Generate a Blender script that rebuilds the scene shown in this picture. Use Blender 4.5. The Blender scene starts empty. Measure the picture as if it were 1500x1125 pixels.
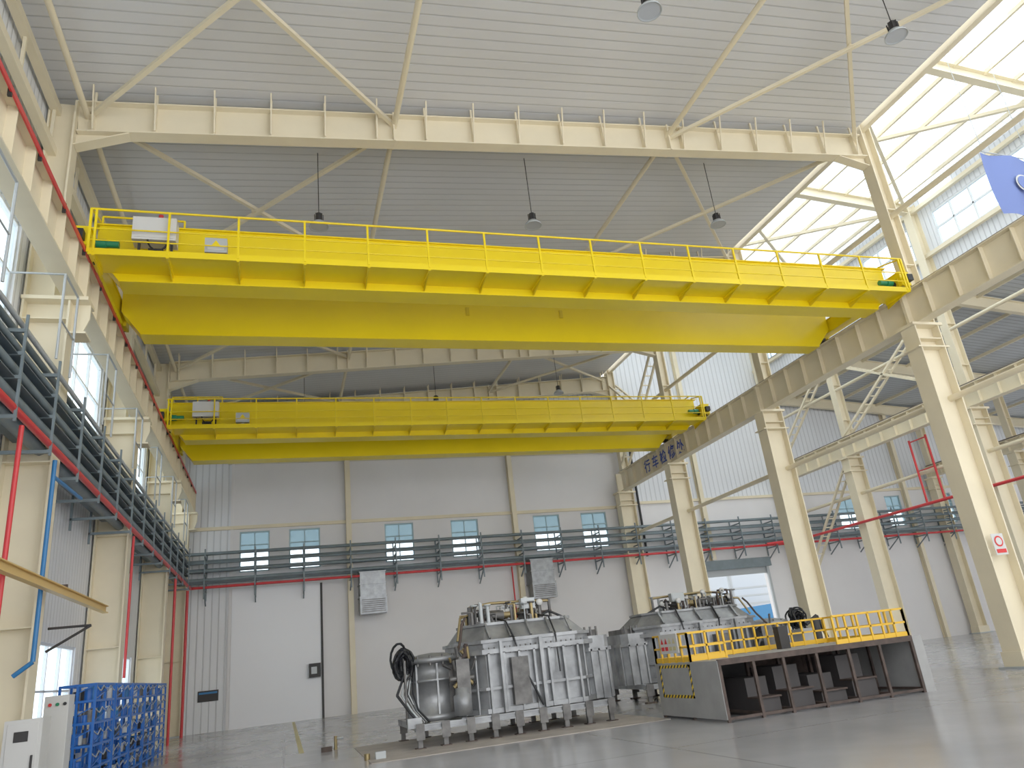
import bpy, bmesh, math, random
from mathutils import Vector, Matrix
random.seed(7)
S=bpy.context.scene
# ---------------------------------------------------------------- camera
R=Vector((3495,0,1081)).normalized(); L=Vector((-335,440,1081)); L=(L-R*L.dot(R)).normalized(); U=R.cross(L).normalized()
cd=bpy.data.cameras.new('camera'); cam=bpy.data.objects.new('camera',cd); S.collection.objects.link(cam); S.camera=cam
cd.sensor_width=36; cd.lens=36*1081/1500; cd.clip_end=500; cd.clip_start=0.05
rt=Vector((R.x,L.x,U.x)); dn=Vector((R.y,L.y,U.y)); fw=Vector((R.z,L.z,U.z))
m=Matrix.Identity(4)
for i in range(3):
    m[i][0]=rt[i]; m[i][1]=-dn[i]; m[i][2]=-fw[i]
m[2][3]=1.6
cam.matrix_world=m
# ---------------------------------------------------------------- materials
MATS={}
def mat(name,col,rough=0.5,metal=0.0,noise=0.0,nscale=3.0,bump=0.0,bscale=20.0,spec=0.5):
    if name in MATS: return MATS[name]
    mm=bpy.data.materials.new(name); mm.use_nodes=True; nt=mm.node_tree; b=nt.nodes['Principled BSDF']
    b.inputs['Base Color'].default_value=(*col,1); b.inputs['Roughness'].default_value=rough; b.inputs['Metallic'].default_value=metal
    b.inputs['Specular IOR Level'].default_value=spec
    if noise>0 or bump>0:
        g=nt.nodes.new('ShaderNodeNewGeometry')
    if noise>0:
        n=nt.nodes.new('ShaderNodeTexNoise'); n.inputs['Scale'].default_value=nscale; n.inputs['Detail'].default_value=6
        nt.links.new(g.outputs['Position'],n.inputs['Vector'])
        r=nt.nodes.new('ShaderNodeValToRGB'); r.color_ramp.elements[0].position=.3; r.color_ramp.elements[1].position=.7
        r.color_ramp.elements[0].color=(*[c*(1-noise) for c in col],1); r.color_ramp.elements[1].color=(*[min(1,c*(1+noise*.5)) for c in col],1)
        nt.links.new(n.outputs['Fac'],r.inputs['Fac']); nt.links.new(r.outputs['Color'],b.inputs['Base Color'])
    if bump>0:
        n2=nt.nodes.new('ShaderNodeTexNoise'); n2.inputs['Scale'].default_value=bscale; n2.inputs['Detail'].default_value=4
        nt.links.new(g.outputs['Position'],n2.inputs['Vector'])
        bp=nt.nodes.new('ShaderNodeBump'); bp.inputs['Strength'].default_value=bump; bp.inputs['Distance'].default_value=.02
        nt.links.new(n2.outputs['Fac'],bp.inputs['Height']); nt.links.new(bp.outputs['Normal'],b.inputs['Normal'])
    MATS[name]=mm; return mm
def ribbed(name,col,axis,period,rough=.45,dark=.72,line=.12,bumpd=.03,trans=0):
    mm=bpy.data.materials.new(name); mm.use_nodes=True; nt=mm.node_tree; b=nt.nodes['Principled BSDF']; b.inputs['Roughness'].default_value=rough
    g=nt.nodes.new('ShaderNodeNewGeometry'); s=nt.nodes.new('ShaderNodeSeparateXYZ'); nt.links.new(g.outputs['Position'],s.inputs[0])
    d=nt.nodes.new('ShaderNodeMath'); d.operation='DIVIDE'; d.inputs[1].default_value=period; nt.links.new(s.outputs[axis],d.inputs[0])
    f=nt.nodes.new('ShaderNodeMath'); f.operation='FRACT'; nt.links.new(d.outputs[0],f.inputs[0])
    r=nt.nodes.new('ShaderNodeValToRGB'); e=r.color_ramp.elements
    e[0].position=0; e[0].color=(1,1,1,1); e[1].position=1; e[1].color=(1,1,1,1)
    for p,v in ((.5-line,1),(.5-line*.4,0),(.5+line*.4,0),(.5+line,1)):
        x=e.new(p); x.color=(v,v,v,1)
    nt.links.new(f.outputs[0],r.inputs['Fac'])
    mx=nt.nodes.new('ShaderNodeMix'); mx.data_type='RGBA'
    n=nt.nodes.new('ShaderNodeTexNoise'); n.inputs['Scale'].default_value=.35; nt.links.new(g.outputs['Position'],n.inputs['Vector'])
    rr=nt.nodes.new('ShaderNodeValToRGB'); rr.color_ramp.elements[0].color=(*[c*.94 for c in col],1); rr.color_ramp.elements[1].color=(*col,1)
    rr.color_ramp.elements[0].position=.35; rr.color_ramp.elements[1].position=.65
    nt.links.new(n.outputs['Fac'],rr.inputs['Fac'])
    mx.inputs[6].default_value=(*[c*dark for c in col],1); nt.links.new(rr.outputs['Color'],mx.inputs[7])
    nt.links.new(r.outputs['Color'],mx.inputs[0]); nt.links.new(mx.outputs[2],b.inputs['Base Color'])
    bp=nt.nodes.new('ShaderNodeBump'); bp.inputs['Strength'].default_value=.5; bp.inputs['Distance'].default_value=bumpd
    nt.links.new(r.outputs['Color'],bp.inputs['Height']); nt.links.new(bp.outputs['Normal'],b.inputs['Normal'])
    if trans:
        t=nt.nodes.new('ShaderNodeBsdfTranslucent'); nt.links.new(mx.outputs[2],t.inputs[0]); ms=nt.nodes.new('ShaderNodeMixShader'); ms.inputs[0].default_value=trans
        nt.links.new(b.outputs[0],ms.inputs[1]); nt.links.new(t.outputs[0],ms.inputs[2]); nt.links.new(ms.outputs[0],nt.nodes['Material Output'].inputs[0])
    MATS[name]=mm; return mm
def glass(name,tint,opac=.35,dcol=(.55,.72,.76)):
    if name in MATS: return MATS[name]
    mm=bpy.data.materials.new(name); mm.use_nodes=True; nt=mm.node_tree; b=nt.nodes['Principled BSDF']; o=nt.nodes['Material Output']
    b.inputs['Base Color'].default_value=(*dcol,1); b.inputs['Roughness'].default_value=.15
    t=nt.nodes.new('ShaderNodeBsdfTransparent'); t.inputs[0].default_value=(*tint,1)
    mx=nt.nodes.new('ShaderNodeMixShader'); mx.inputs[0].default_value=opac
    nt.links.new(t.outputs[0],mx.inputs[1]); nt.links.new(b.outputs[0],mx.inputs[2]); nt.links.new(mx.outputs[0],o.inputs[0])
    MATS[name]=mm; return mm
CREAM=mat('cream_steel_paint',(.80,.71,.51),.45,noise=.06,nscale=1.2)
YEL=mat('crane_yellow_paint',(.88,.66,.006),.30,noise=.05,nscale=.8)
YEL2=mat('crane_yellow_dark',(.70,.51,.006),.4)
WALL=mat('white_painted_wall',(.80,.785,.785),.75,noise=.04,nscale=.5)
DOORW=mat('white_door_panel',(.90,.91,.94),.5)
CEIL=ribbed('ceiling_liner_panel',(.67,.675,.685),1,.30,dark=.76,line=.09,bumpd=.012)
CORX=ribbed('corrugated_sheet_x',(.80,.82,.85),0,.30,dark=.76,line=.14)
CORY=ribbed('corrugated_sheet_y',(.76,.78,.81),1,.25,dark=.74,line=.14)
CORT=ribbed('aisle_roof_sheet',(.74,.79,.84),1,.30,dark=.7,line=.16,trans=.25)
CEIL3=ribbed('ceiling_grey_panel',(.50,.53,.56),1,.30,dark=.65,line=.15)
RED=mat('red_pipe_paint',(.62,.03,.035),.4)
GREY=mat('grey_pipe_paint',(.17,.215,.235),.45,noise=.15)
LGREY=mat('light_grey_steel',(.45,.48,.49),.45,.2)
DARK=mat('dark_steel',(.035,.033,.033),.55,.2)
RUST=mat('rusty_dark_steel',(.085,.06,.05),.7,.2,noise=.4,nscale=6)
BLACK=mat('black_rubber',(.012,.013,.016),.5)
BLUE=mat('blue_rack_paint',(.012,.12,.46),.4)
BLUEP=mat('blue_pipe_paint',(.02,.17,.42),.4)
TEAL=mat('teal_frame',(.36,.50,.54),.4)
WFR=mat('white_window_frame',(.70,.73,.75),.4)
GREEN=mat('green_motor',(.01,.22,.10),.4)
WBOX=mat('white_enclosure',(.62,.62,.60),.4)
STL=mat('furnace_aluminium_paint',(.33,.34,.35),.42,.5,noise=.38,nscale=2.2,bump=.4,bscale=6)
STLD=mat('furnace_stained_steel',(.17,.165,.16),.5,.5,noise=.45,nscale=4,bump=.3,bscale=10)
GALV=mat('galvanised_sheet',(.30,.315,.33),.35,.5,noise=.25,nscale=5)
ORNG=mat('yellow_railing_paint',(.80,.46,.02),.4)
COPPER=mat('brass_fitting',(.35,.27,.13),.4,.7)
BEIGE=mat('beige_floor_plate',(.40,.36,.32),.6,noise=.25,nscale=2)
PURP=mat('blue_flag_cloth',(.16,.22,.50),.8)
BOARD=mat('grey_platform_sheet',(.36,.36,.355),.6,.2,noise=.15,nscale=2)
YL=mat('yellow_line_paint',(.62,.55,.28),.6)
INKB=mat('blue_lettering',(.02,.06,.35),.6)
INKR=mat('red_lettering',(.7,.03,.03),.6)
GL=glass('window_glass',(.50,.62,.68),.55,(.42,.58,.64))
GLB=glass('window_glass_clear',(.92,.97,1.0),.12)
def hazard():
    mm=bpy.data.materials.new('hazard_stripes'); mm.use_nodes=True; nt=mm.node_tree; b=nt.nodes['Principled BSDF']; b.inputs['Roughness'].default_value=.5
    g=nt.nodes.new('ShaderNodeNewGeometry'); s=nt.nodes.new('ShaderNodeSeparateXYZ'); nt.links.new(g.outputs['Position'],s.inputs[0])
    a=nt.nodes.new('ShaderNodeMath'); a.operation='ADD'; nt.links.new(s.outputs[1],a.inputs[0]); nt.links.new(s.outputs[2],a.inputs[1])
    d=nt.nodes.new('ShaderNodeMath'); d.operation='DIVIDE'; d.inputs[1].default_value=.14; nt.links.new(a.outputs[0],d.inputs[0])
    f=nt.nodes.new('ShaderNodeMath'); f.operation='FRACT'; nt.links.new(d.outputs[0],f.inputs[0])
    r=nt.nodes.new('ShaderNodeValToRGB'); r.color_ramp.interpolation='CONSTANT'; r.color_ramp.elements[0].color=(.02,.02,.02,1); r.color_ramp.elements[1].position=.5; r.color_ramp.elements[1].color=(.8,.55,.02,1)
    nt.links.new(f.outputs[0],r.inputs['Fac']); nt.links.new(r.outputs['Color'],b.inputs['Base Color']); return mm
HAZ=hazard()
def floor_mat():
    mm=bpy.data.materials.new('polished_concrete'); mm.use_nodes=True; nt=mm.node_tree; b=nt.nodes['Principled BSDF']
    g=nt.nodes.new('ShaderNodeNewGeometry')
    n=nt.nodes.new('ShaderNodeTexNoise'); n.inputs['Scale'].default_value=.6; n.inputs['Detail'].default_value=8; nt.links.new(g.outputs['Position'],n.inputs['Vector'])
    r=nt.nodes.new('ShaderNodeValToRGB'); r.color_ramp.elements[0].position=.3; r.color_ramp.elements[1].position=.7
    r.color_ramp.elements[0].color=(.35,.35,.36,1); r.color_ramp.elements[1].color=(.42,.42,.43,1); nt.links.new(n.outputs['Fac'],r.inputs['Fac'])
    br=nt.nodes.new('ShaderNodeTexBrick'); br.inputs['Scale'].default_value=.17; br.offset=0; br.inputs['Mortar Size'].default_value=.004
    br.inputs['Color1'].default_value=(1,1,1,1); br.inputs['Color2'].default_value=(.95,.95,.95,1); br.inputs['Mortar'].default_value=(.7,.7,.7,1); br.inputs['Brick Width'].default_value=1; br.inputs['Row Height'].default_value=1
    nt.links.new(g.outputs['Position'],br.inputs['Vector'])
    mx=nt.nodes.new('ShaderNodeMix'); mx.data_type='RGBA'; mx.blend_type='MULTIPLY'; mx.inputs[0].default_value=1
    nt.links.new(r.outputs['Color'],mx.inputs[6]); nt.links.new(br.outputs['Color'],mx.inputs[7]); nt.links.new(mx.outputs[2],b.inputs['Base Color'])
    n2=nt.nodes.new('ShaderNodeTexNoise'); n2.inputs['Scale'].default_value=.8; n2.inputs['Detail'].default_value=3; nt.links.new(g.outputs['Position'],n2.inputs['Vector'])
    mr=nt.nodes.new('ShaderNodeMapRange'); mr.inputs[3].default_value=.12; mr.inputs[4].default_value=.24; nt.links.new(n2.outputs['Fac'],mr.inputs[0]); nt.links.new(mr.outputs[0],b.inputs['Roughness'])
    return mm
FLOOR=floor_mat()
# ---------------------------------------------------------------- mesh builder
class B:
    def __init__(s,name): s.name=name; s.v=[]; s.f=[]; s.mi=[]; s.sm=[]; s.mats=[]
    def m(s,mt):
        if mt not in s.mats: s.mats.append(mt)
        return s.mats.index(mt)
    def add(s,vs,fs,mt,smooth=False):
        o=len(s.v); s.v+= [tuple(v) for v in vs]; k=s.m(mt)
        for f in fs:
            s.f.append([i+o for i in f]); s.mi.append(k); s.sm.append(smooth)
    def box(s,x0,x1,y0,y1,z0,z1,mt):
        if x0>x1:x0,x1=x1,x0
        if y0>y1:y0,y1=y1,y0
        if z0>z1:z0,z1=z1,z0
        s.add([(x0,y0,z0),(x1,y0,z0),(x1,y1,z0),(x0,y1,z0),(x0,y0,z1),(x1,y0,z1),(x1,y1,z1),(x0,y1,z1)],
              [(0,3,2,1),(4,5,6,7),(0,1,5,4),(1,2,6,5),(2,3,7,6),(3,0,4,7)],mt)
    def beam(s,p,q,w,h,mt,up=(0,0,1)):
        p=Vector(p);q=Vector(q);d=(q-p).normalized();up=Vector(up)
        if abs(d.dot(up))>.99: up=Vector((0,1,0))
        a=d.cross(up).normalized()*w/2; b=a.cross(d).normalized()*h/2
        vs=[p-a-b,p+a-b,p+a+b,p-a+b,q-a-b,q+a-b,q+a+b,q-a+b]
        s.add(vs,[(0,1,2,3),(7,6,5,4),(0,4,5,1),(1,5,6,2),(2,6,7,3),(3,7,4,0)],mt)
    def ib(s,p,q,w,h,t,mt,up=(0,0,1)):
        p=Vector(p);q=Vector(q);d=(q-p).normalized();u=Vector(up); a=d.cross(u).normalized(); u=a.cross(d).normalized()
        s.beam(p+u*(h/2-t/2),q+u*(h/2-t/2),w,t,mt,up=u); s.beam(p-u*(h/2-t/2),q-u*(h/2-t/2),w,t,mt,up=u)
        s.beam(p,q,t*.8,h-2*t,mt,up=u)
    def tube(s,p,q,r,mt,n=8,r2=None,cap=True):
        p=Vector(p);q=Vector(q);d=(q-p).normalized();u=Vector((0,0,1)) if abs(d.z)<.9 else Vector((1,0,0))
        a=d.cross(u).normalized();b=a.cross(d); r2=r if r2 is None else r2
        vs=[p+(a*math.cos(t)+b*math.sin(t))*r for t in [2*math.pi*i/n for i in range(n)]]+[q+(a*math.cos(t)+b*math.sin(t))*r2 for t in [2*math.pi*i/n for i in range(n)]]
        s.add(vs,[(i,i+n,(i+1)%n+n,(i+1)%n) for i in range(n)],mt,True)
        if cap: s.add(vs,[tuple(range(n)),tuple(range(2*n-1,n-1,-1))],mt)
    def path(s,pts,r,mt,n=8):
        for a,b in zip(pts[:-1],pts[1:]): s.tube(a,b,r,mt,n)
    def prism(s,pts,z0,z1,mt,pts2=None):
        n=len(pts); pts2=pts2 or pts
        vs=[(x,y,z0) for x,y in pts]+[(x,y,z1) for x,y in pts2]
        s.add(vs,[(i,(i+1)%n,(i+1)%n+n,i+n) for i in range(n)]+[tuple(range(n-1,-1,-1)),tuple(range(n,2*n))],mt)
    def prismY(s,pts,y0,y1,mt):
        n=len(pts); vs=[(x,y0,z) for x,z in pts]+[(x,y1,z) for x,z in pts]
        s.add(vs,[(i,(i+1)%n,(i+1)%n+n,i+n) for i in range(n)]+[tuple(range(n-1,-1,-1)),tuple(range(n,2*n))],mt)
    def lathe(s,c,prof,mt,n=16,axis='z'):
        vs=[]
        for r,z in prof:
            for i in range(n):
                t=2*math.pi*i/n
                if axis=='z': vs.append((c[0]+r*math.cos(t),c[1]+r*math.sin(t),c[2]+z))
                else: vs.append((c[0]+r*math.cos(t),c[1]+z,c[2]+r*math.sin(t)))
        fs=[]
        for k in range(len(prof)-1):
            for i in range(n): fs.append((k*n+i,k*n+(i+1)%n,(k+1)*n+(i+1)%n,(k+1)*n+i))
        s.add(vs,fs,mt,True)
    def done(s,parent=None,bevel=0):
        xs=[v[0] for v in s.v];ys=[v[1] for v in s.v];zs=[v[2] for v in s.v]
        c=Vector(((min(xs)+max(xs))/2,(min(ys)+max(ys))/2,min(zs)))
        me=bpy.data.meshes.new(s.name); me.from_pydata([tuple(Vector(v)-c) for v in s.v],[],s.f)
        for mt in s.mats: me.materials.append(mt)
        me.polygons.foreach_set('material_index',s.mi); me.polygons.foreach_set('use_smooth',s.sm)
        bm=bmesh.new(); bm.from_mesh(me); bmesh.ops.recalc_face_normals(bm,faces=bm.faces); bm.to_mesh(me); bm.free()
        o=bpy.data.objects.new(s.name,me); S.collection.objects.link(o); o.location=c
        if bevel:
            bv=o.modifiers.new('bevel','BEVEL'); bv.width=bevel; bv.segments=2; bv.limit_method='ANGLE'
        return o
def holed(b,axis,p0,p1,u0,u1,z0,z1,holes,mt):
    us=sorted(set([u0,u1]+[h[k] for h in holes for k in (0,1) if u0<h[k]<u1])); zs=sorted(set([z0,z1]+[h[k] for h in holes for k in (2,3) if z0<h[k]<z1]))
    for i in range(len(us)-1):
        for j in range(len(zs)-1):
            um=(us[i]+us[i+1])/2; zm=(zs[j]+zs[j+1])/2
            if any(h[0]<um<h[1] and h[2]<zm<h[3] for h in holes): continue
            if axis==1: b.box(us[i],us[i+1],p0,p1,zs[j],zs[j+1],mt)
            else: b.box(p0,p1,us[i],us[i+1],zs[j],zs[j+1],mt)
WN=[0]
def window(axis,p,u0,u1,z0,z1,nu,nz,fr=WFR,gl=GL,t=.06):
    WN[0]+=1; b=B('window_%d'%WN[0])
    def bx(a0,a1,c0,c1,d,mt):
        if axis==1: b.box(a0,a1,p-d,p+d,c0,c1,mt)
        else: b.box(p-d,p+d,a0,a1,c0,c1,mt)
    if gl is GL:
        zm=z0+(z1-z0)*.5
        bx(u0+t,u1-t,z0+t,zm,.008,GLB); bx(u0+t,u1-t,zm,z1-t,.008,GL)
    else: bx(u0+t,u1-t,z0+t,z1-t,.008,gl)
    for a0,a1,c0,c1 in ((u0,u1,z0,z0+t),(u0,u1,z1-t,z1),(u0,u0+t,z0+t,z1-t),(u1-t,u1,z0+t,z1-t)): bx(a0,a1,c0,c1,.05,fr)
    for i in range(1,nu): u=u0+(u1-u0)*i/nu; bx(u-t*.4,u+t*.4,z0+t,z1-t,.04,fr)
    for i in range(1,nz): z=z0+(z1-z0)*i/nz; bx(u0+t,u1-t,z-t*.4,z+t*.4,.04,fr)
    b.done()
COLY=[0.2,7.9,15.6,23.3,31.0]
YB=37.5; XL=-5.1
rb=lambda x:13.75+.08*(x+4.2)
rf=lambda x:rb(x)+1.12
# ---------------------------------------------------------------- shell
b=B('floor'); b.box(-5.4,52,-4,YB+.3,-.3,0,FLOOR); b.done()
b=B('ground_outside'); b.box(-30,90,YB+.3,90,-.35,-.05,mat('outside_concrete',(.45,.45,.44),.9)); b.done()
b=B('ceiling')
b.prismY([(XL-.2,rf(XL)),(18.0,rf(18.0)),(18.0,rf(18.0)+.12),(XL-.2,rf(XL)+.12)],-4,YB+.3,CEIL)
b.done()
lh=[(0.8,7.4,8.6,10.9),(8.5,15.0,8.6,10.9),(16.2,22.7,8.6,10.9),(23.9,30.4,8.6,10.9),(31.6,37,8.6,10.9),
    (18.0,22.4,1.0,3.05),(26.2,30.2,1.0,3.05),(33.6,36.3,0,4.4)]
b=B('wall_left'); holed(b,0,XL-.2,XL,-4,YB+.3,0,rf(XL),lh,CORY); b.done()
for h in lh[:5]: window(0,XL-.1,h[0],h[1],h[2],h[3],5,2,gl=GLB)
for h in lh[5:7]: window(0,XL-.1,h[0],h[1],h[2],h[3],4,2,gl=GLB)
b=B('door_1'); b.box(XL-.15,XL-.05,33.6,36.3,0,4.4,mat('cream_door',(.80,.74,.55),.5)); b.box(XL-.03,XL+.04,34.9,35.0,0,4.4,CREAM); b.done()
gw=[(-2.0,-.65),(0.25,1.7),(4.85,6.3),(8.25,9.7),(12.75,14.25),(15.5,17.0),(32.4,33.9),(36.1,37.3),(40.0,41.4)]
gh=[(a,c,6.7,8.6) for a,c in gw]+[(21.6,26.4,0,4.95)]
b=B('wall_back')
holed(b,1,YB,YB+.25,-2.4,18.5,0,12.0,gh,WALL)
b.box(XL-.2,-2.4,YB,YB+.25,0,12,CORX)
holed(b,1,YB,YB+.25,18.5,52,0,9.0,gh,WALL)
b.prismY([(XL-.2,12),(18.5,12),(18.5,rf(18.5)),(XL-.2,rf(XL))],YB,YB+.25,CORX)
b.box(18.5,28.7,YB,YB+.25,9,21,CORX); b.box(28.7,52,YB,YB+.25,9,16,CORX)
b.done()
for a,c in gw: window(1,YB+.1,a,c,6.7,8.6,2,3,fr=TEAL)
b=B('trim_back')
b.box(XL,18.0,YB-.12,YB,8.72,8.88,CREAM); b.box(-2.6,18.0,YB-.12,YB,11.92,12.1,CREAM)
b.box(18.5,52,YB-.1,YB,8.9,9.05,CREAM)
b.box(-2.42,-2.3,YB-.08,YB,0,12,WALL)
b.done()
b=B('door_2'); b.box(-2.28,1.66,YB-.05,YB,0,5.95,DOORW); b.box(1.66,1.76,YB-.1,YB,0,5.95,DARK); b.done()
b=B('door_3')
b.box(21.4,26.6,YB-.35,YB,4.95,5.45,GREY); b.box(21.45,21.6,YB-.12,YB,0,4.95,LGREY); b.box(26.4,26.55,YB-.12,YB,0,4.95,LGREY)
b.box(21.6,26.4,YB+.03,YB+.1,4.6,4.95,LGREY)
b.done()
b=B('wall_clerestory')
ch=[(y0+.6,y0+6.9,17.2,19.0) for y0 in COLY]+[(31.6,37.0,17.2,19.0)]
holed(b,0,28.9,29.05,-4,YB,15.3,20.0,ch,CORY); b.done()
for h in ch: window(0,28.97,h[0],h[1],h[2],h[3],6,2,gl=GLB,t=.1)
b=B('ceiling_aisle')
def r2(x): return 20.9-.09*(x-17.8)
ys=[-4,-1.6,0.9,5.6,7.4,13.3,15.1,21.0,22.8,28.7,30.5,YB]
for i in range(0,len(ys)-1,2):
    b.add([(17.6,ys[i],r2(17.6)),(29.1,ys[i],r2(29.1)),(29.1,ys[i+1],r2(29.1)),(17.6,ys[i+1],r2(17.6))],[(0,1,2,3)],CORT)
b.done()
b=B('skylight_panels')
for i in range(1,len(ys)-1,2):
    b.prismY([(17.6,r2(17.6)+.02),(29.1,r2(29.1)+.02),(29.1,r2(29.1)+.05),(17.6,r2(17.6)+.05)],ys[i],ys[i+1],glass('skylight_sheet',(.9,.95,1),.35,(.8,.85,.9)))
b.done()
b=B('window_monitor')
for y in [i*1.925-4 for i in range(22)]: b.box(18.05,18.15,y,y+.08,16.9,20.8,WFR)
for z in (16.9,18.2,19.5,20.75): b.box(18.05,18.15,-4,YB,z,z+.08,WFR)
b.box(18.09,18.11,-4,YB,16.9,20.8,GLB); b.done()
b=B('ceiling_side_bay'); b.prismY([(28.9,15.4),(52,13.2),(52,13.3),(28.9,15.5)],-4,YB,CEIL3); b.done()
b=B('wall_right'); holed(b,0,52,52.2,-4,YB,0,13.2,[(y+1,y+6.5,z,z+2.4) for y in COLY for z in (2,7)],CORY); b.done()
# ---------------------------------------------------------------- columns
def column_l(y):
    b=B('steel_column')
    for x in (-5.03,-4.2): b.box(x-.02,x+.02,y-.24,y+.24,0,9.45,CREAM)
    b.box(-5.01,-4.22,y-.015,y+.015,0,9.45,CREAM)
    b.box(-5.06,-3.85,y-.28,y+.28,9.42,9.5,CREAM)
    for z in (3,6,9.0): b.box(-5.01,-4.22,y-.22,y+.22,z,z+.025,CREAM)
    b.prismY([(-4.2,9.42),(-4.2,8.7),(-4.0,8.7),(-3.85,9.1),(-3.85,9.42)],y-.02,y+.02,CREAM)
    b.box(-4.2,-3.85,y-.24,y+.24,8.68,8.72,CREAM)
    for x in (-5.03,-4.52): b.box(x-.02,x+.02,y-.2,y+.2,9.5,rb(-4.8)+.85,CREAM)
    b.box(-5.01,-4.54,y-.015,y+.015,9.5,rb(-4.8)+.85,CREAM)
    b.box(-5.1,-4.15,y-.35,y+.35,0,.05,LGREY)
    return b.done()
def column_r(y,x0=17.6,x1=18.5,xu=18.08,top=None):
    b=B('steel_column'); top=top or rb(18.3)+.9
    for x in (x0+.02,x1-.02): b.box(x-.02,x+.02,y-.27,y+.27,0,9.45,CREAM)
    b.box(x0+.04,x1-.04,y-.02,y+.02,0,9.45,CREAM)
    b.box(x0-.1,x1+.1,y-.32,y+.32,9.42,9.5,CREAM)
    for z in (9.0,): b.box(x0+.04,x1-.04,y-.25,y+.25,z,z+.03,CREAM)
    b.box(x0-.12,x1+.12,y-.3,y+.3,8.72,8.76,CREAM)
    for x in (xu+.02,x1-.02): b.box(x-.02,x+.02,y-.2,y+.2,9.5,top,CREAM)
    b.box(xu+.04,x1-.04,y-.015,y+.015,9.5,top,CREAM)
    for z in (11.5,13.5): b.box(xu+.04,x1-.04,y-.18,y+.18,z,z+.03,CREAM)
    b.box(x0-.15,x1+.15,y-.4,y+.4,0,.05,LGREY); b.box(x0-.05,x1+.05,y-.3,y+.3,.05,.4,CREAM)
    return b.done()
for y in COLY+[36.95]: column_l(y)
for y in COLY+[36.95]: column_r(y,top=21.0-.1)
for y in COLY+[36.95]: column_r(y,28.0,28.9,28.4,top=19.8)
for y in COLY[1:]+[36.95]: column_r(y,39.5,40.2,39.8,top=14.2)
b=B('wall_column_set')
for x in (3.07,11.65): b.ib((x,YB-.2,0),(x,YB-.2,rf(x)-.3),.25,.34,.03,CREAM,up=(0,1,0))
for x in (23.0,34.6,37.6,45.0): b.ib((x,YB-.2,5.5 if x<24 else 0),(x,YB-.2,15 if x>28 else 20),.25,.34,.03,CREAM,up=(0,1,0))
b.done()
# ---------------------------------------------------------------- rafters
for y in COLY+[36.95]:
    b=B('roof_rafter'); h=.85
    x0,x1=-4.5,18.05
    zc=lambda x:rb(x)+h/2
    b.ib((x0,y,zc(x0)),(x1,y,zc(x1)),.34,h,.035,CREAM)
    for xa,xb in ((x0,x0+1.1),(x1,x1-1.1)):
        b.prismY([(xa,rb(xa)+.02),(xb,rb(xb)+.02),(xa,rb(xa)-.35)],y-.015,y+.015,CREAM)
        b.beam((xa,y,rb(xa)-.35),(xb,y,rb(xb)),.3,.03,CREAM)
    n=17
    for i in range(n+1):
        x=x0+.35+(x1-x0-.7)*i/n
        b.box(x-.012,x+.012,y-.16,y+.16,rb(x)+.03,rb(x)+h-.03,CREAM)
        b.beam((x,y-.12,rb(x)+h-.02),(x,y-.12,rf(x)),.05,.05,CREAM)
        b.beam((x,y-.17,rb(x)+.06),(x,y-.42,rf(x)-.02),.035,.035,CREAM)
    b.box(2.7,2.74,y-.2,y+.2,rb(2.7),rb(2.7)+h+.03,CREAM); b.box(10.8,10.84,y-.2,y+.2,rb(10.8),rb(10.8)+h+.03,CREAM)
    b.done()
b=B('roof_bracing')
yy=COLY+[36.95]
for x in (2.75,10.85):
    b.tube((x,-4,rb(x)+.55),(x,YB,rb(x)+.55),.075,CREAM,10)
b.tube((-4.3,-4,rb(-4.3)+.5),(-4.3,YB,rb(-4.3)+.5),.07,CREAM,8)
for ya,yb in zip(yy[:-1],yy[1:]):
    for xa,xb in ((-4.3,2.75),(10.85,17.9)):
        b.beam((xa,ya,rb(xa)+.62),(xb,yb,rb(xb)+.62),.1,.1,CREAM); b.beam((xa,yb,rb(xa)+.5),(xb,ya,rb(xb)+.5),.1,.1,CREAM)
        b.box((xa+xb)/2-.12,(xa+xb)/2+.12,(ya+yb)/2-.12,(ya+yb)/2+.12,rb((xa+xb)/2)+.5,rb((xa+xb)/2)+.52,CREAM)
b.done()
b=B('eave_strut')
for z,x in ((14.3,-4.93),(13.2,-4.93)): b.box(x-.09,x+.09,-4,YB,z-.1,z+.1,CREAM)
for i in range(20): 
    y=-3.5+i*2.1; b.beam((-4.93,y,13.25),(-4.93,y,14.25),.06,.06,CREAM)
b.done()
b=B('aisle_roof_truss')
for y in yy:
    b.ib((18.4,y,r2(18.4)-.35),(28.5,y,r2(28.5)-.35),.28,.5,.03,CREAM)
for x in (19.5,20.9,22.3,23.7,25.1,26.5,27.9): b.box(x-.05,x+.05,-4,YB,r2(x)-.16,r2(x)-.01,CREAM)
for ya,yb in zip(yy[:-1],yy[1:]):
    b.beam((18.4,ya,r2(18.4)-.4),(28.5,yb,r2(28.5)-.4),.14,.14,CREAM); b.beam((18.4,yb,r2(18.4)-.4),(28.5,ya,r2(28.5)-.4),.14,.14,CREAM)
for z in (16.6,20.2): b.box(18.2,18.4,-4,YB,z,z+.25,CREAM)
for z in (16.9,19.3,15.6): b.box(28.6,28.8,-4,YB,z,z+.18,CREAM)
for y in yy: 
    b.ib((28.9,y,14.95),(51.8,y,12.8),.25,.6,.03,CREAM)
for x in (31,34,37,40,43,46): b.box(x-.05,x+.05,-4,YB,15.15-(x-28.9)*.095,15.3-(x-28.9)*.095,CREAM)
b.done()
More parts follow.
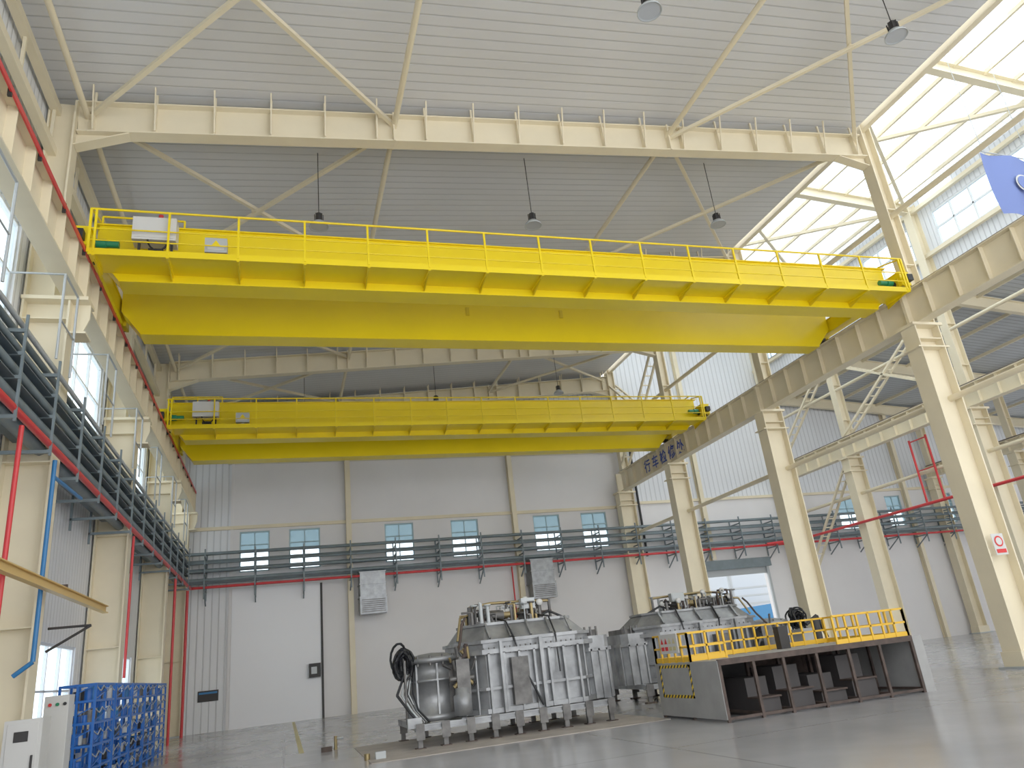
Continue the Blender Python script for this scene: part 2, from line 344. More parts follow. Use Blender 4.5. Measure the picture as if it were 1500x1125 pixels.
# ---------------------------------------------------------------- runway beams
def runway(x,zt,zb,y1,fw=.4):
    b=B('crane_runway_beam'); h=zt-zb
    b.ib((x,-4,(zt+zb)/2),(x,y1,(zt+zb)/2),fw,h,.035,CREAM)
    y=-3.5
    while y<y1: b.box(x-fw/2+.03,x+fw/2-.03,y-.012,y+.012,zb+.03,zt-.03,CREAM); y+=.96
    for yc in yy: b.box(x-fw/2,x+fw/2,yc-.05,yc+.05,zb,zt,CREAM)
    b.box(x-.035,x+.035,-4,y1,zt,zt+.1,mat('rail_steel',(.16,.13,.11),.5,.6))
    b.done()
runway(-4.15,10.55,9.5,37.0)
runway(17.9,10.55,9.5,36.6)
runway(28.1,10.45,9.5,37.0)
runway(39.6,10.2,9.5,37.0)
for x,zz in ((18.55,10.4),(28.75,10.3)):
    b=B('crane_surge_girder')
    b.box(x-.05,x+.05,-4,37,zz-.1,zz,CREAM)
    y=-3.9
    while y<36.5: b.beam((x-.42,y,zz-.05),(x,y+.5,zz-.05),.05,.05,CREAM); b.beam((x-.42,y+1,zz-.05),(x,y+.5,zz-.05),.05,.05,CREAM); y+=1
    b.done()
for x,z in ((18.3,7.2),(18.3,13.3),(28.5,7.6),(28.5,13.2),(28.5,15.0)):
    b=B('longitudinal_tie_beam'); b.tube((x,-4,z),(x,YB-.1,z),.09,CREAM,8); b.done()
def lattice(p,q,w=.45):
    b=B('column_cross_bracing')
    p=Vector(p);q=Vector(q);o=Vector((w,0,0)); b.beam(p,q,.1,.1,CREAM); b.beam(p+o,q+o,.1,.1,CREAM)
    n=int((q-p).length/.55)
    for i in range(1,n): c=p.lerp(q,i/n); b.beam(c,c+o,.05,.05,CREAM)
    b.done()
lattice((18.1,31.2,15.8),(18.1,36.8,11)); lattice((18.1,31.2,11),(18.1,36.8,15.8))
lattice((28.2,23.5,14.8),(28.2,30.9,10.6)); lattice((28.2,23.5,10.6),(28.2,30.9,14.8))
lattice((28.2,31.2,14.8),(28.2,36.8,10.6)); lattice((28.2,31.2,9.3),(28.2,36.8,3.5))
b=B('conductor_rail'); b.box(-3.965,-3.935,-4,37,10.42,10.52,RED)
for i in range(26): y=-3.5+i*1.55; b.box(-4.0,-3.94,y,y+.04,10.35,10.55,DARK)
b.done()
tc=bpy.data.curves.new('runway_lettering','FONT'); tc.body='行 车 检 修 处'; tc.size=.68; tc.extrude=.004; tc.offset=.012; tc.materials.append(INKB)
to=bpy.data.objects.new('runway_lettering',tc); S.collection.objects.link(to); to.rotation_euler=(math.pi/2,0,-math.pi/2); to.location=(17.685,33.4,9.72)
# ---------------------------------------------------------------- cranes
def crane(y0):
    b=B('overhead_crane'); XA,XB=-4.15,17.9; T=11.6; Z0=10.22
    prof=[(-3.93,T),(-3.93,10.85),(-3.45,Z0),(17.1,Z0),(17.7,10.85),(17.7,T)]
    for ya,yb in ((y0,y0+.5),(y0+2.75,y0+3.25)):
        b.prismY(prof,ya,yb,YEL)
        b.box(-4.0,17.8,ya-.06,yb+.06,T,T+.03,YEL); b.box(-3.45,17.1,ya-.05,yb+.05,Z0-.03,Z0,YEL)
        ym=(ya+yb)/2; b.box(-3.6,17.4,ym-.04,ym+.04,T+.03,T+.12,DARK)
    for x,sg in ((XA,1),(XB,-1)):
        b.box(x-.17,x+.17,y0-.55,y0+3.8,10.78,11.2,YEL)
        b.box(x-.2,x+.2,y0-.55,y0+3.8,11.2,11.23,YEL)
        for yw in (y0-.25,y0+3.5):
            b.tube((x-.09,yw,10.9),(x+.09,yw,10.9),.24,DARK,16); b.tube((x-.22,yw,10.9),(x+.22,yw,10.9),.12,DARK,10)
            b.box(x-.2,x-.17,yw-.2,yw+.2,10.7,11.05,YEL2); b.box(x+.17,x+.24,yw-.2,yw+.2,10.7,11.05,YEL2)
            xi=x+sg*.25
            b.tube((xi,yw,10.98),(xi+sg*.2,yw,10.98),.11,GREEN,12); b.tube((xi+sg*.2,yw,10.98),(xi+sg*.45,yw,10.98),.08,GREEN,12)
        b.box(x-.1,x+.1,y0-.75,y0-.55,10.85,11.05,BLACK); b.box(x-.1,x+.1,y0+3.8,y0+4.0,10.85,11.05,BLACK)
        for yp in (y0+.9,y0+1.7,y0+2.4):
            b.beam((x,yp,11.2),(x,yp,12.0),.04,.04,YEL)
        b.beam((x,y0+.6,12.0),(x,y0+2.7,12.0),.04,.04,YEL); b.beam((x,y0+.6,11.6),(x,y0+2.7,11.6),.03,.03,YEL)
    yo=y0-.85; zd=10.42; xs0,xs1=-3.9,17.6
    b.box(xs0,xs1,yo,y0,zd-.012,zd+.012,YEL)
    b.box(xs0,xs1,yo-.01,yo+.02,zd-.05,zd+.1,YEL)
    n=15
    for i in range(n+1):
        x=xs0+.1+(xs1-xs0-.2)*i/n
        b.box(x-.03,x+.03,yo,y0,zd-.07,zd-.012,YEL)
        b.add([(x-.01,yo+.05,zd-.05),(x+.01,yo+.05,zd-.05),(x+.01,y0,zd-.05),(x-.01,y0,zd-.05),(x-.01,y0,zd-.2),(x+.01,y0,zd-.2)],[(0,3,4),(1,2,5),(0,1,5,4)],YEL2)
        b.beam((x,yo,zd),(x,yo,zd+1.06),.045,.045,YEL)
    for z,r in ((zd+1.06,.026),(zd+.58,.018),(zd+.3,.016)):
        b.tube((xs0,yo,z),(xs1,yo,z),r,YEL,6)
    for x in (xs0,xs1):
        b.tube((x,yo,zd+1.06),(x,y0,zd+1.25),.025,YEL,6); b.beam((x,yo,zd),(x,yo,zd+1.06),.05,.05,YEL)
    for xa,xb in ((-3.9,-2.2),):
        for x in (xa,(xa+xb)/2,xb): b.beam((x,y0+.1,T),(x,y0+.1,T+.3),.04,.04,YEL)
        b.tube((xa,y0+.1,T+.3),(xb,y0+.1,T+.3),.025,YEL,6)
    for x in (5.1,8.0): b.box(x-.05,x+.05,y0+2.72,y0+2.76,11.0,11.25,YEL2)
    b.box(-3.12,-2.25,yo+.1,yo+.5,10.86,11.42,WBOX); b.box(-3.07,-2.3,yo+.09,yo+.1,10.91,11.37,WBOX)
    for x in (-3.0,-2.35): b.beam((x,yo+.3,zd),(x,yo+.3,10.86),.05,.05,DARK)
    b.box(-1.66,-1.2,yo+.1,yo+.4,10.62,10.98,LGREY); b.beam((-1.43,yo+.25,zd),(-1.43,yo+.25,10.62),.08,.08,LGREY)
    b.box(-1.6,-1.26,yo+.09,yo+.1,10.68,10.74,WBOX)
    b.add([(-1.53,yo+.095,10.78),(-1.33,yo+.095,10.78),(-1.43,yo+.095,10.92)],[(0,1,2)],YEL)
    b.tube((-2.6,yo+.3,11.42),(-2.6,yo+.3,11.48),.08,DARK,12); b.tube((-2.6,yo+.3,11.48),(-2.6,yo+.3,11.6),.05,RED,12)
    pts=[(-2.6+.2*math.cos(t),yo+.1,10.85-.25*math.sin(t)) for t in [math.pi*i/8 for i in range(9)]]
    b.path(pts,.02,BLACK,6); b.path([(-3.9,y0-.4,10.9),(-3.9,y0-.45,10.5),(-3.85,y0-.45,10.35)],.02,BLACK,6)
    b.box(-2.8,-2.5,yo+.2,yo+.5,10.45,10.7,DARK)
    return b.done()
crane(15.95); crane(27.75)
# ---------------------------------------------------------------- lamps
for y in (2.0,9.7,17.45,25.2,32.9):
    for x in (.9,7.0,13.35):
        b=B('high_bay_lamp'); z=rf(x)-2.35; 
        b.tube((x,y,z+.35),(x,y,rf(x)),.012,DARK,6)
        b.tube((x,y,z+.12),(x,y,z+.36),.085,DARK,12)
        for k in range(8):
            a=k*math.pi/4; b.box(x+.11*math.cos(a)-.01,x+.11*math.cos(a)+.01,y+.11*math.sin(a)-.01,y+.11*math.sin(a)+.01,z+.12,z+.34,DARK)
        b.lathe((x,y,z),[(.08,.14),(.15,.1),(.24,0),(.255,-.05),(.24,-.05),(.14,.06),(.0,.08)],LGREY,20)
        b.lathe((x,y,z),[(0.001,-.03),(.23,-.03)],mat('lamp_lens',(.45,.47,.49),.3),20)
        b.done()
# ---------------------------------------------------------------- pipes
Lp=[(-4.12,6.02,.06,RED),(-4.3,6.35,.09,GREY),(-4.62,6.3,.12,GREY),(-4.25,6.75,.07,GREY),(-4.5,6.78,.09,BLUEP),(-4.75,6.8,.1,GREY),(-4.22,7.1,.05,GREY),(-4.45,7.15,.06,GREY),(-4.7,7.2,.08,GREY),(-4.2,7.5,.045,LGREY),(-4.4,7.55,.06,GREY),(-4.85,7.55,.06,GREY)]
b=B('pipe_rack'); b2=B('pipe_rack')
for i,(x,z,r,mt) in enumerate(Lp):
    x+=.14; ye=36.75+(x+4.3)*-.5
    b.path([(x,-4,z),(x,ye,z)],r,mt,8); b2.path([(x,ye,z),(50,ye,z)],r,mt if mt is RED else GREY,8)
b.box(-4.95,-4.7,-4,36.3,6.45,6.5,GREY)
b.box(-4.9,-4.0,-4,36.3,6.9,6.92,mat('cable_tray',(.12,.15,.17),.5,.3))
b.box(-4.9,-4.0,-4,36.3,6.5,6.52,mat('cable_tray',(.12,.15,.17),.5,.3))
y=-3.0
while y<36.3:
    for z in (5.9,6.55,6.95,7.35): b.box(-4.95,-3.93,y-.03,y+.03,z-.06,z,GREY)
    b.box(-3.96,-3.92,y-.02,y+.02,5.8,7.6,GREY); b.box(-4.95,-4.9,y-.03,y+.03,5.6,7.7,GREY); y+=1.92
b.done()
x=-3.4
while x<49:
    for z in (5.95,6.55,6.95,7.35): b2.box(x-.03,x+.03,36.35,37.4,z-.06,z,GREY)
    b2.box(x-.03,x+.03,36.35,36.4,5.5,7.7,GREY); b2.box(x-.03,x+.03,37.35,37.4,5.5,7.7,GREY)
    b2.beam((x,36.4,5.9),(x,37.4,5.3),.05,.05,GREY); x+=2.15
b2.done()
def rp(pts,r=.05):
    b=B('red_fire_pipe'); b.path(pts,r,RED); b.done()
rp([(-4.0,12.9,5.9),(-4.0,12.9,.0)],.04); rp([(-4.05,36.2,5.9),(-4.05,36.2,0)],.06)
rp([(-4.0,22.8,5.9),(-4.0,22.8,2.2)],.035); rp([(-3.98,31.6,5.9),(-3.98,31.6,0)],.05)
rp([(11.2,37.2,6.0),(11.2,37.2,2.0)],.04)
rp([(26.0,36.3,6.05),(27.9,35.8,6.1),(27.9,-4,6.1)],.07)
b=B('red_fire_pipe'); b.path([(28.35,27,9.2),(28.35,27,6.1)],.05,RED); b.path([(28.35,26,9.2),(28.35,26,6.1)],.05,RED); b.beam((28.35,26,9.1),(28.35,27,9.1),.05,.05,RED); b.beam((28.35,26,7.7),(28.35,27,7.7),.04,.04,RED)
b.done()
b=B('blue_water_pipe'); b.path([(-4.03,14.95,5.9),(-4.03,14.95,2.4),(-4.3,14.95,2.2)],.04,BLUEP); b.path([(-4.03,14.95,5.6),(-4.03,17.0,5.65)],.035,BLUEP); b.done()
for i in range(9):
    y=2.6+i*3.85
    b=B('pipe_hanger_frame'); x=-3.98
    b.path([(x,y,7.6),(x,y,9.35),(x,y+.95,9.35),(x,y+.95,7.6)],.025,LGREY,6); b.path([(x,y,8.4),(x,y+.95,8.4)],.018,LGREY,6)
    b.path([(x,y,9.35),(-4.9,y,9.35),(-4.9,y,7.6)],.02,LGREY,6)
    b.done()
b=B('jib_rail_beam'); b.ib((-3.88,2,3.62),(-3.88,19.4,3.62),.12,.16,.02,mat('ochre_beam',(.66,.45,.16),.5))
for y in (7.9,15.6): b.beam((-4.2,y+.3,3.74),(-3.85,y+.3,3.74),.06,.06,RUST)
b.path([(-4.1,15.9,3.0),(-3.4,15.9,3.0),(-4.1,15.9,2.6)],.025,DARK,6)
b.done()
def duct(x0,x1):
    b=B('ventilation_duct'); y=YB-1.0
    b.box(x0,x1,y,YB,5.0,6.2,GALV)
    b.prismY([(x0-.03,4.25),(x1+.03,4.25),(x1+.03,5.0),(x0-.03,5.0)],y-.05,YB-.35,GALV)
    for z in (5.0,5.6,6.15): b.box(x0-.04,x1+.04,y-.04,YB,z,z+.05,GALV)
    for i in range(7): b.box(x0+.05,x1-.05,y-.06,y-.05,4.33+i*.09,4.37+i*.09,STLD)
    b.done()
duct(3.45,4.65); duct(12.0,13.2)
b=B('wall_switch_box'); b.box(1.1,1.62,YB-.3,YB-.06,1.75,2.35,DARK); b.box(1.2,1.45,YB-.31,YB-.3,1.9,2.2,LGREY); b.done()
b=B('wall_sign'); b.box(-3.6,-2.75,YB-.05,YB,1.25,1.7,DARK); b.box(-3.55,-2.8,YB-.06,YB-.05,1.56,1.64,BLUEP); b.done()
b=B('black_downpipe'); b.path([(19.0,37.3,12.5),(19.0,37.3,6.0)],.07,BLACK); b.done()
b=B('outside_building'); b.box(14,60,52,60,0,7,mat('outside_white',(.5,.53,.55),.7))
for x in (22,25,28,31): b.box(x,x+.2,44,44.2,0,6,LGREY)
for z in (3.2,3.7,4.2): b.box(20,34,43.8,44.0,z,z+.12,LGREY)
b.box(20,34,43.8,44.4,5.6,5.9,LGREY); b.box(32.2,36,46,51,0,3.2,mat('outside_blue',(.05,.2,.4),.6)); b.done()
# ---------------------------------------------------------------- furnaces
def furnace(ox,oy,mir=1,seed=1,sx=1.0):
    rnd=random.Random(seed); b=B('industrial_furnace')
    X=lambda x: ox+mir*x*sx
    def bx(x0,x1,y0,y1,z0,z1,mt): b.box(X(x0),X(x1),oy+y0,oy+y1,z0,z1,mt)
    def P(x,y,z): return (X(x),oy+y,z)
    for (x0,x1,y) in ((0.1,4.75,0),(0.1,4.75,2.5)):
        bx(x0,x1,y-.06,y+.06,.36,.46,STL); bx(x0,x1,y-.1,y+.1,.45,.48,STL); bx(x0,x1,y-.1,y+.1,.35,.38,STL)
        n=9
        for i in range(n):
            x=x0+.1+(x1-x0-.2)*i/(n-1); bx(x-.05,x+.05,y-.05,y+.05,.03,.36,STLD); bx(x-.11,x+.11,y-.1,y+.1,0,.03,RUST)
            bx(x-.09,x+.09,y-.12,y-.1,.18,.5,STLD)
    for x in (.15,1.2,2.4,3.6,4.7): bx(x-.06,x+.06,0,2.5,.37,.5,STL)
    def octo(x0,x1,y0,y1,c): return [(X(x0+c),oy+y0),(X(x1-c),oy+y0),(X(x1),oy+y0+c),(X(x1),oy+y1-c),(X(x1-c),oy+y1),(X(x0+c),oy+y1),(X(x0),oy+y1-c),(X(x0),oy+y0+c)]
    b.prism(octo(1.25,4.6,.05,2.45,.55),.5,1.78,STL)
    b.prism(octo(1.15,4.7,-.05,2.55,.58),.98,1.04,STL); b.prism(octo(1.15,4.7,-.05,2.55,.58),.5,.6,STL)
    b.prism(octo(1.12,4.75,-.08,2.58,.58),1.74,1.84,STL)
    b.prism(octo(1.25,4.55,.08,2.42,.52),1.84,2.02,STL)
    b.prism(octo(1.2,4.6,.03,2.47,.52),1.98,2.05,STL)
    b.prism(octo(1.3,4.5,.12,2.38,.5),2.05,2.38,STL,octo(1.55,4.2,.45,2.05,.4))
    b.prism(octo(1.52,4.23,.42,2.08,.4),2.38,2.44,STL)
    for i in range(7):
        x=1.85+i*.36; bx(x-.025,x+.025,-.08,.06,.5,1.76,STL)
    # bolts along flange
    for i in range(20):
        x=1.75+i*.125; b.tube(P(x,-.04,1.72),P(x,-.04,1.88),.018,STLD,6)
    # corner ribs
    for (xa,ya) in ((1.36,.42),(1.6,.18),(4.45,.42),(4.25,.2)): b.tube(P(xa-.02,ya-.06,.5),P(xa-.02,ya-.06,1.76),.03,STL,6)
    for i in range(5):
        x=1.95+i*.5
        b.add([P(x-.02,.1,2.05),P(x+.02,.1,2.05),P(x+.02,.42,2.4),P(x-.02,.42,2.4),P(x-.02,.06,2.09),P(x+.02,.06,2.09),P(x+.02,.38,2.44),P(x-.02,.38,2.44)],[(0,1,2,3),(4,5,6,7),(0,3,7,4),(1,2,6,5)],STL)
    bx(2.35,2.75,-.14,.05,.62,1.62,STLD)
    bx(3.05,3.13,-.16,-.05,.5,2.0,STL); bx(2.1,2.16,-.16,-.05,.5,2.0,STL)
    b.prism(octo(4.3,5.0,.3,2.2,.15),.5,1.9,STL); b.prism(octo(4.25,5.05,.25,2.25,.15),1.55,1.63,STL)
    for i in range(4): bx(4.99,5.03,.5+i*.45,.56+i*.45,.5,1.6,STL)
    for i in range(3): bx(4.45+i*.2,4.49+i*.2,.25,.32,.5,1.6,STL)
    bx(4.45,4.85,.7,1.7,1.9,2.05,STLD)
    for i in range(3): b.tube(P(4.5+i*.15,.6,1.9),P(4.5+i*.15,.6,2.12),.03,STLD,8)
    dc=P(.72,.95,0)
    b.lathe(dc,[(.001,.5),(.66,.5),(.66,.62),(.6,.62),(.6,1.3),(.64,1.3),(.64,1.36),(.6,1.36),(.6,1.7),(.68,1.7),(.68,1.8),(.6,1.83),(.3,1.9),(.001,1.92)],STL,28)
    for k in range(14):
        a=2*math.pi*k/14; b.tube((dc[0]+.65*math.cos(a),dc[1]+.65*math.sin(a),1.64),(dc[0]+.65*math.cos(a),dc[1]+.65*math.sin(a),1.86),.025,STLD,6)
    for k in range(8):
        a=2*math.pi*k/8; b.box(dc[0]+.62*math.cos(a)-.02,dc[0]+.62*math.cos(a)+.02,dc[1]+.62*math.sin(a)-.02,dc[1]+.62*math.sin(a)+.02,.6,1.68,STL)
    bx(1.0,1.5,.4,1.6,.55,1.6,STLD); bx(1.1,1.4,.0,.4,.9,1.7,STLD)
    b.lathe(P(1.2,.05,0),[(.001,.55),(.2,.55),(.2,.95),(.15,.98),(.15,1.1),(.001,1.12)],STL,16)
    b.tube(P(1.2,.05,1.1),P(1.2,.05,1.75),.05,STLD); b.tube(P(.95,.1,1.3),P(1.5,.1,1.3),.06,STLD)
    for i in range(18):
        x=.95+rnd.random()*.6; z=1.1+rnd.random()*.7; b.tube(P(x,.1,z),P(x+rnd.uniform(-.2,.2),.05,z+rnd.uniform(.05,.3)),.02+rnd.random()*.03,rnd.choice([STLD,RUST,DARK,COPPER]),8)
    bx(1.8,2.9,.8,1.5,2.44,2.5,STLD)
    b.tube(P(2.0,1.1,2.62),P(2.6,1.1,2.62),.13,STLD,14); b.tube(P(2.6,1.1,2.62),P(2.8,1.1,2.62),.09,COPPER,12)
    b.lathe(P(1.8,1.1,2.42),[(.12,0),(.12,.2),(.18,.2),(.18,.25),(.05,.29),(.05,.45),(.001,.45)],STLD,14)
    b.lathe(P(3.15,1.1,2.42),[(.16,0),(.16,.18),(.2,.18),(.2,.22),(.1,.25),(.1,.42),(.001,.44)],STLD,14)
    bx(3.0,3.35,.75,.95,2.7,2.95,LGREY); bx(3.02,3.33,.74,.75,2.72,2.93,LGREY)
    b.path([P(1.75,1.1,2.85),P(2.3,1.1,2.92),P(3.15,1.1,2.9),P(3.8,1.0,2.86)],.035,COPPER)
    b.path([P(1.3,.6,2.1),P(1.45,.8,2.62),P(1.9,1.0,2.72)],.03,COPPER); b.tube(P(3.8,1.0,2.38),P(3.8,1.0,2.9),.04,STLD)
    b.path([P(3.3,.9,2.45),P(3.7,.8,2.6),P(4.1,.8,2.4)],.03,BLACK)
    for i in range(64):
        x=1.6+rnd.random()*2.0; y=.55+rnd.random()*1.0; z=2.43; h=rnd.uniform(.08,.5); mt=rnd.choice([STLD,COPPER,DARK,RUST,LGREY,STLD])
        b.tube(P(x,y,z),P(x,y,z+h),rnd.uniform(.015,.05),mt,8)
        if i%2: b.tube(P(x,y,z+h),P(x+rnd.uniform(-.3,.3),y,z+h),rnd.uniform(.015,.035),mt,8)
        if i%4==0: b.lathe(P(x,y,z+h),[(.001,-.02),(.09,-.02),(.09,.02),(.001,.02)],rnd.choice([STLD,LGREY,DARK]),12)
        if i%7==0: b.lathe(P(x,y-.05,z+h),[(.001,-.03),(.08,-.03),(.08,.02),(.001,.02)],WBOX,14,axis='y')
    b.path([P(1.5,.5,2.6),P(1.4,.45,2.45),P(1.3,.3,2.1),P(1.15,.1,1.75)],.03,RUST)
    b.path([P(2.35,1.0,2.55),P(2.45,.4,2.44),P(2.5,.02,2.05),P(2.62,-.1,1.4),P(2.85,-.14,.9),P(3.0,-.14,.55)],.025,BLACK)
    b.path([P(3.4,1.0,2.55),P(3.5,.3,2.46),P(3.52,.0,2.05),P(3.5,-.1,1.2)],.02,BLACK)
    for i in range(16):
        cx=.0+rnd.uniform(-.08,.08); cy=.5+rnd.uniform(-.2,.2); cz=1.75+rnd.uniform(-.1,.12); rr=rnd.uniform(.1,.25)
        pts=[P(cx+rr*.75*math.cos(t),cy+.1*math.sin(2*t+i),cz+rr*1.4*math.sin(t)) for t in [2*math.pi*k/14 for k in range(15)]]
        b.path(pts,.028,BLACK,6)
    for i in range(9):
        dx=rnd.uniform(-.1,.15); b.path([P(.05+dx,.3+dx,1.5),P(-.08+dx*1.5,.25,1.1),P(.1+dx,.15+dx,.75),P(.3+dx,.1,.5)],.022,rnd.choice([BLACK,BLACK,LGREY,STLD]),6)
    b.path([P(.15,.3,.5),P(-.02,.2,.5),P(-.02,.2,1.8)],.03,STLD)
    bx(-.05,.25,-.05,.1,.42,.62,STL)
    return b.done()
furnace(2.58,17.3,1,3); furnace(15.7,20.7,-1,11,1.25)
# ---------------------------------------------------------------- platform
def platform():
    b=B('operator_platform'); x0,x1,y0,y1=8.12,12.9,13.75,16.45; H=1.12; RH=.58
    b.box(x0,x1,y0,y1,H-.05,H,BOARD); b.box(x0,x1,y0-.02,y0+.03,H-.09,H+.02,RUST)
    b.box(x0-.015,x0+.015,y0,y1,.05,H,BOARD)
    b.box(x1-.015,x1+.015,y0,y1,.0,H,BOARD); b.box(x1,x1+.25,y0-.02,y0+.0,0,H,BOARD) 
    xs=[x0+.03,x0+.8,x0+1.5,x0+2.3,x0+3.1,x0+3.9,x1-.03]
    for x in xs:
        for y in (y0+.02,(y0+y1)/2,y1-.03): b.box(x-.03,x+.03,y-.03,y+.03,0,H-.05,RUST)
        b.box(x-.025,x+.025,y0,y1,.06,.11,RUST)
    b.box(x0,x1,y0,y0+.04,.04,.09,RUST)
    b.box(x0,x0+2.4,y1-.05,y1-.02,0,H,DARK); b.box(x0+2.4,x1,y1-.05,y1-.02,0,H,RUST)
    DB=mat('dark_bin',(.05,.045,.045),.7)
    for i,(a,c,h) in enumerate(((.9,1.4,.7),(1.6,2.2,.85),(2.4,3.0,.6),(3.2,3.8,.9))):
        b.box(x0+a,x0+c,y0+.6,y0+1.6,.0,h,DB); b.box(x0+a,x0+c,y0+.25,y0+.6,.0,h*.45,DB)
        b.box(x0+a-.02,x0+c+.02,y0+.2,y0+.62,h*.45,h*.45+.03,RUST)
    def rail(p,q,n):
        p=Vector(p);q=Vector(q)
        for i in range(n+1):
            c=p.lerp(q,i/n); b.beam(c,c+Vector((0,0,RH)),.04,.04,ORNG)
        for z in (RH,RH*.52): b.beam(p+Vector((0,0,z)),q+Vector((0,0,z)),.04,.04,ORNG)
        b.beam(p+Vector((0,0,.06)),q+Vector((0,0,.06)),.015,.1,ORNG)
    rail((x0+.03,y1-.03,H),(x0+.03,y0+1.1,H),5); rail((x0+.03,y1-.03,H),(x1-.03,y1-.03,H),14)
    rail((x0+2.9,y0+.03,H),(x1-.03,y0+.03,H),6); rail((x1-.03,y0+.03,H),(x1-.03,y1,H),5)
    rail((x0+.03,y0+1.1,H),(x0+.9,y0+1.1,H),2); 
    b.box(x0-.03,x0+.0,y1-1.25,y1-.45,H+.2,H+.6,WBOX)
    for k,(c) in enumerate((INKR,INKR,YL,YL)):
        yy0=y1-.5-k*.18; b.add([(x0-.035,yy0,H+.4),(x0-.035,yy0-.13,H+.4),(x0-.035,yy0-.065,H+.53)],[(0,1,2)],c); b.box(x0-.036,x0-.03,yy0-.13,yy0,H+.26,H+.34,c)
    ya,yb,za,zb=y1-1.6,y1-.2,.42,1.08; t=.06
    for r in ((ya,yb,za,za+t),(ya,yb,zb-t,zb),(ya,ya+t,za,zb),(yb-t,yb,za,zb)): b.box(x0-.022,x0-.014,r[0],r[1],r[2],r[3],HAZ)
    b.box(x0+3.0,x0+3.25,y1-.6,y1-.4,H,H+.5,DARK)
    return b.done()
platform()
b=B('pump_unit'); cx,cy=14.1,18.6
b.box(cx-.6,cx+.6,cy-.5,cy+.5,0,.3,DARK); b.tube((cx-.4,cy,.7),(cx+.5,cy,.7),.36,DARK,18); b.box(cx-.5,cx-.1,cy-.3,cy+.3,1.0,1.5,BOARD)
b.tube((cx+.2,cy,.9),(cx+.2,cy,1.7),.12,DARK,12); b.path([(cx-.1,cy,1.6),(cx+.3,cy,1.8),(cx+.5,cy,1.2)],.05,BLACK); b.done()
b=B('floor_plate'); b.box(1.6,8.0,15.9,19.9,.0,.012,BEIGE); b.done()
b=B('floor_marking')
for x in (.35,13.5): b.box(x,x+.12,20.5 if x<1 else 24,37,.001,.004,YL)
b.done()
b=B('floor_hydrant'); b.tube((1.2,20.2,0),(1.2,20.2,.3),.04,COPPER); b.tube((1.2,20.2,.24),(1.38,20.2,.24),.03,LGREY); b.box(.85,1.1,19.9,20.05,0,.1,RUST); b.done()
b=B('floor_bolt_block'); b.box(1.75,1.95,16.5,16.65,.012,.14,LGREY); b.tube((1.6,16.7,.0),(1.6,16.7,.12),.06,COPPER); b.done()
# ---------------------------------------------------------------- racks, cabinets
def rack(y0,y1,seed):
    rnd=random.Random(seed); b=B('storage_rack'); x0,x1=-4.12,-3.5; H=2.02
    for x in (x0,(x0+x1)/2,x1):
        for y in (y0,(y0+y1)/2,y1): b.box(x-.022,x+.022,y-.022,y+.022,0,H,BLUE)
    for z in (.12,.5,.9,1.3,1.7,2.0):
        for x in (x0,x1): b.box(x-.018,x+.018,y0,y1,z-.022,z+.022,BLUE)
        for y in (y0,y1): b.box(x0,x1,y-.018,y+.018,z-.022,z+.022,BLUE)
        if z<1.9: b.box(x0,x1,y0,y1,z-.01,z,BLUE)
    for z in (.14,.52,.92,1.32,1.72):
        for k in range(12):
            x=rnd.uniform(x0+.12,x1-.12); y=rnd.uniform(y0+.12,y1-.12); r=rnd.uniform(.04,.11); h=rnd.uniform(.1,.26)
            b.tube((x,y,z),(x,y,z+h),r,rnd.choice([BLUE,BLUE,LGREY,DARK,BLUEP,STLD,WBOX]),10)
        b.beam((x1,y0,z),(x1,y1,z+.28),.02,.02,BLUE); b.beam((x0,y0,z),(x1,y0,z+.28),.02,.02,BLUE)
        pts=[(x1+.01,y0+(y1-y0)*k/8,z+.2+.06*math.sin(k*2.1+seed)) for k in range(9)]; b.path(pts,.012,LGREY,5)
    return b.done()
for i in range(5): rack(17.2+i*1.95,18.95+i*1.95,20+i)
b=B('electrical_cabinet'); b.box(-4.15,-3.62,14.3,14.75,.05,1.52,WBOX); b.box(-4.13,-3.64,14.32,14.73,0,.05,DARK); b.box(-4.1,-3.67,14.285,14.3,.1,1.47,WBOX)
b.box(-3.74,-3.71,14.26,14.29,.8,1.0,DARK); b.box(-4.0,-3.8,14.275,14.285,1.2,1.35,DARK); b.done(bevel=.01)
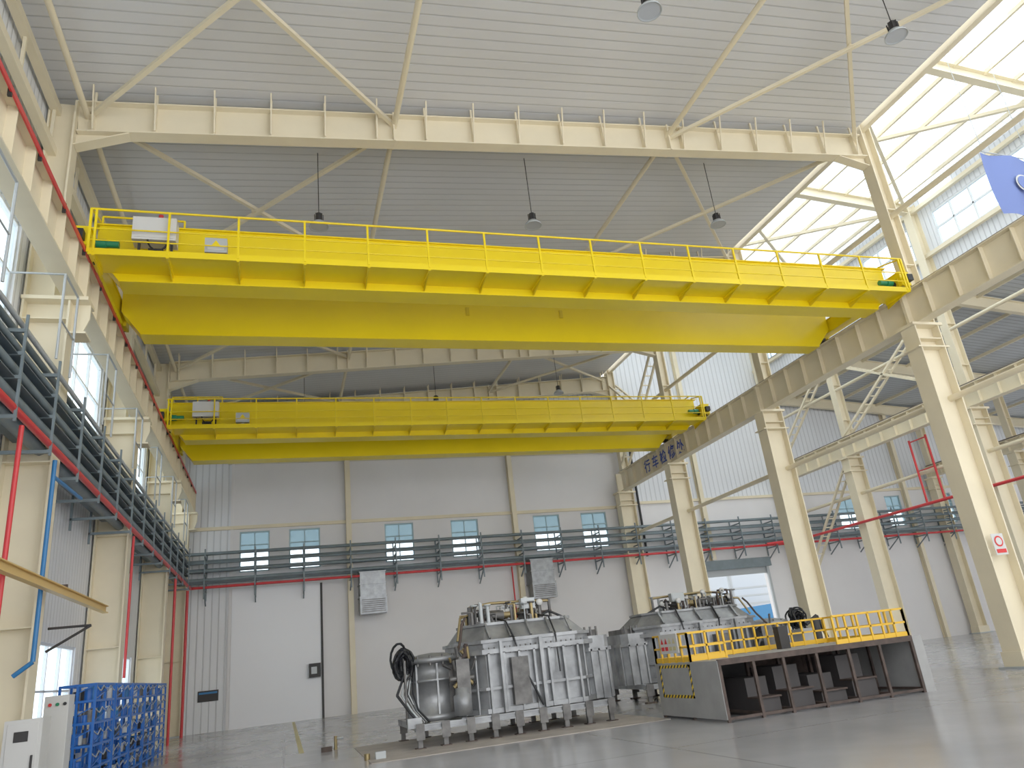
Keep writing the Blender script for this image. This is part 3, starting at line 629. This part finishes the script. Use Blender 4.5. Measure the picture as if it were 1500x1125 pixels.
b=B('electrical_cabinet'); b.box(-4.15,-3.75,16.35,16.75,.05,1.85,WBOX); b.box(-4.13,-3.77,16.37,16.73,0,.05,DARK)
for i in range(3): b.tube((-4.05+i*.12,16.34,1.7),(-4.05+i*.12,16.32,1.7),.03,(RED,GREEN,BLACK)[i],10)
b.done(bevel=.01)
b=B('blue_flag')
N=10; vs=[];fs=[]
for i in range(N+1):
    for j in range(N+1):
        u=i/N;v=j/N; vs.append((21.85+2.4*u,14.6+.08*math.sin(u*9+v*3),15.45-.12*u-2.4*v+.04*math.sin(v*8)))
for i in range(N):
    for j in range(N): a=i*(N+1)+j; fs.append((a,a+1,a+N+2,a+N+1))
b.add(vs,fs,PURP,True); b.tube((21.8,14.6,15.5),(24.3,14.6,15.35),.02,LGREY,6); b.tube((22,14.6,15.5),(22,14.6,20.2),.01,LGREY,6); b.tube((24,14.6,15.4),(24,14.6,20.1),.01,LGREY,6)
b.tube((23.05,14.45,14.25),(23.05,14.44,14.25),.32,WBOX,20); b.tube((23.05,14.43,14.25),(23.05,14.42,14.25),.26,PURP,20); b.done()
b=B('prohibition_sign'); b.box(17.8,18.2,15.29,15.3,2.75,3.3,WBOX); b.tube((18,15.285,3.1),(18,15.28,3.1),.14,INKR,20); b.tube((18,15.279,3.1),(18,15.278,3.1),.1,WBOX,20); b.box(17.84,18.16,15.28,15.285,2.8,2.9,INKR); b.done()
# ---------------------------------------------------------------- light
w=bpy.data.worlds.new('overcast_sky'); S.world=w; w.use_nodes=True; nt=w.node_tree; bg=nt.nodes['Background']
bg.inputs[0].default_value=(.97,.985,1.0,1); bg.inputs[1].default_value=4.0
l=bpy.data.lights.new('skylight_daylight','AREA'); l.shape='RECTANGLE'; l.size=10; l.size_y=36; l.energy=10500; l.color=(.98,.99,1)
o=bpy.data.objects.new('skylight_daylight',l); S.collection.objects.link(o); o.location=(23.2,16,21.8)
S.view_settings.view_transform='Standard'; S.view_settings.exposure=-.55; S.view_settings.gamma=1.12
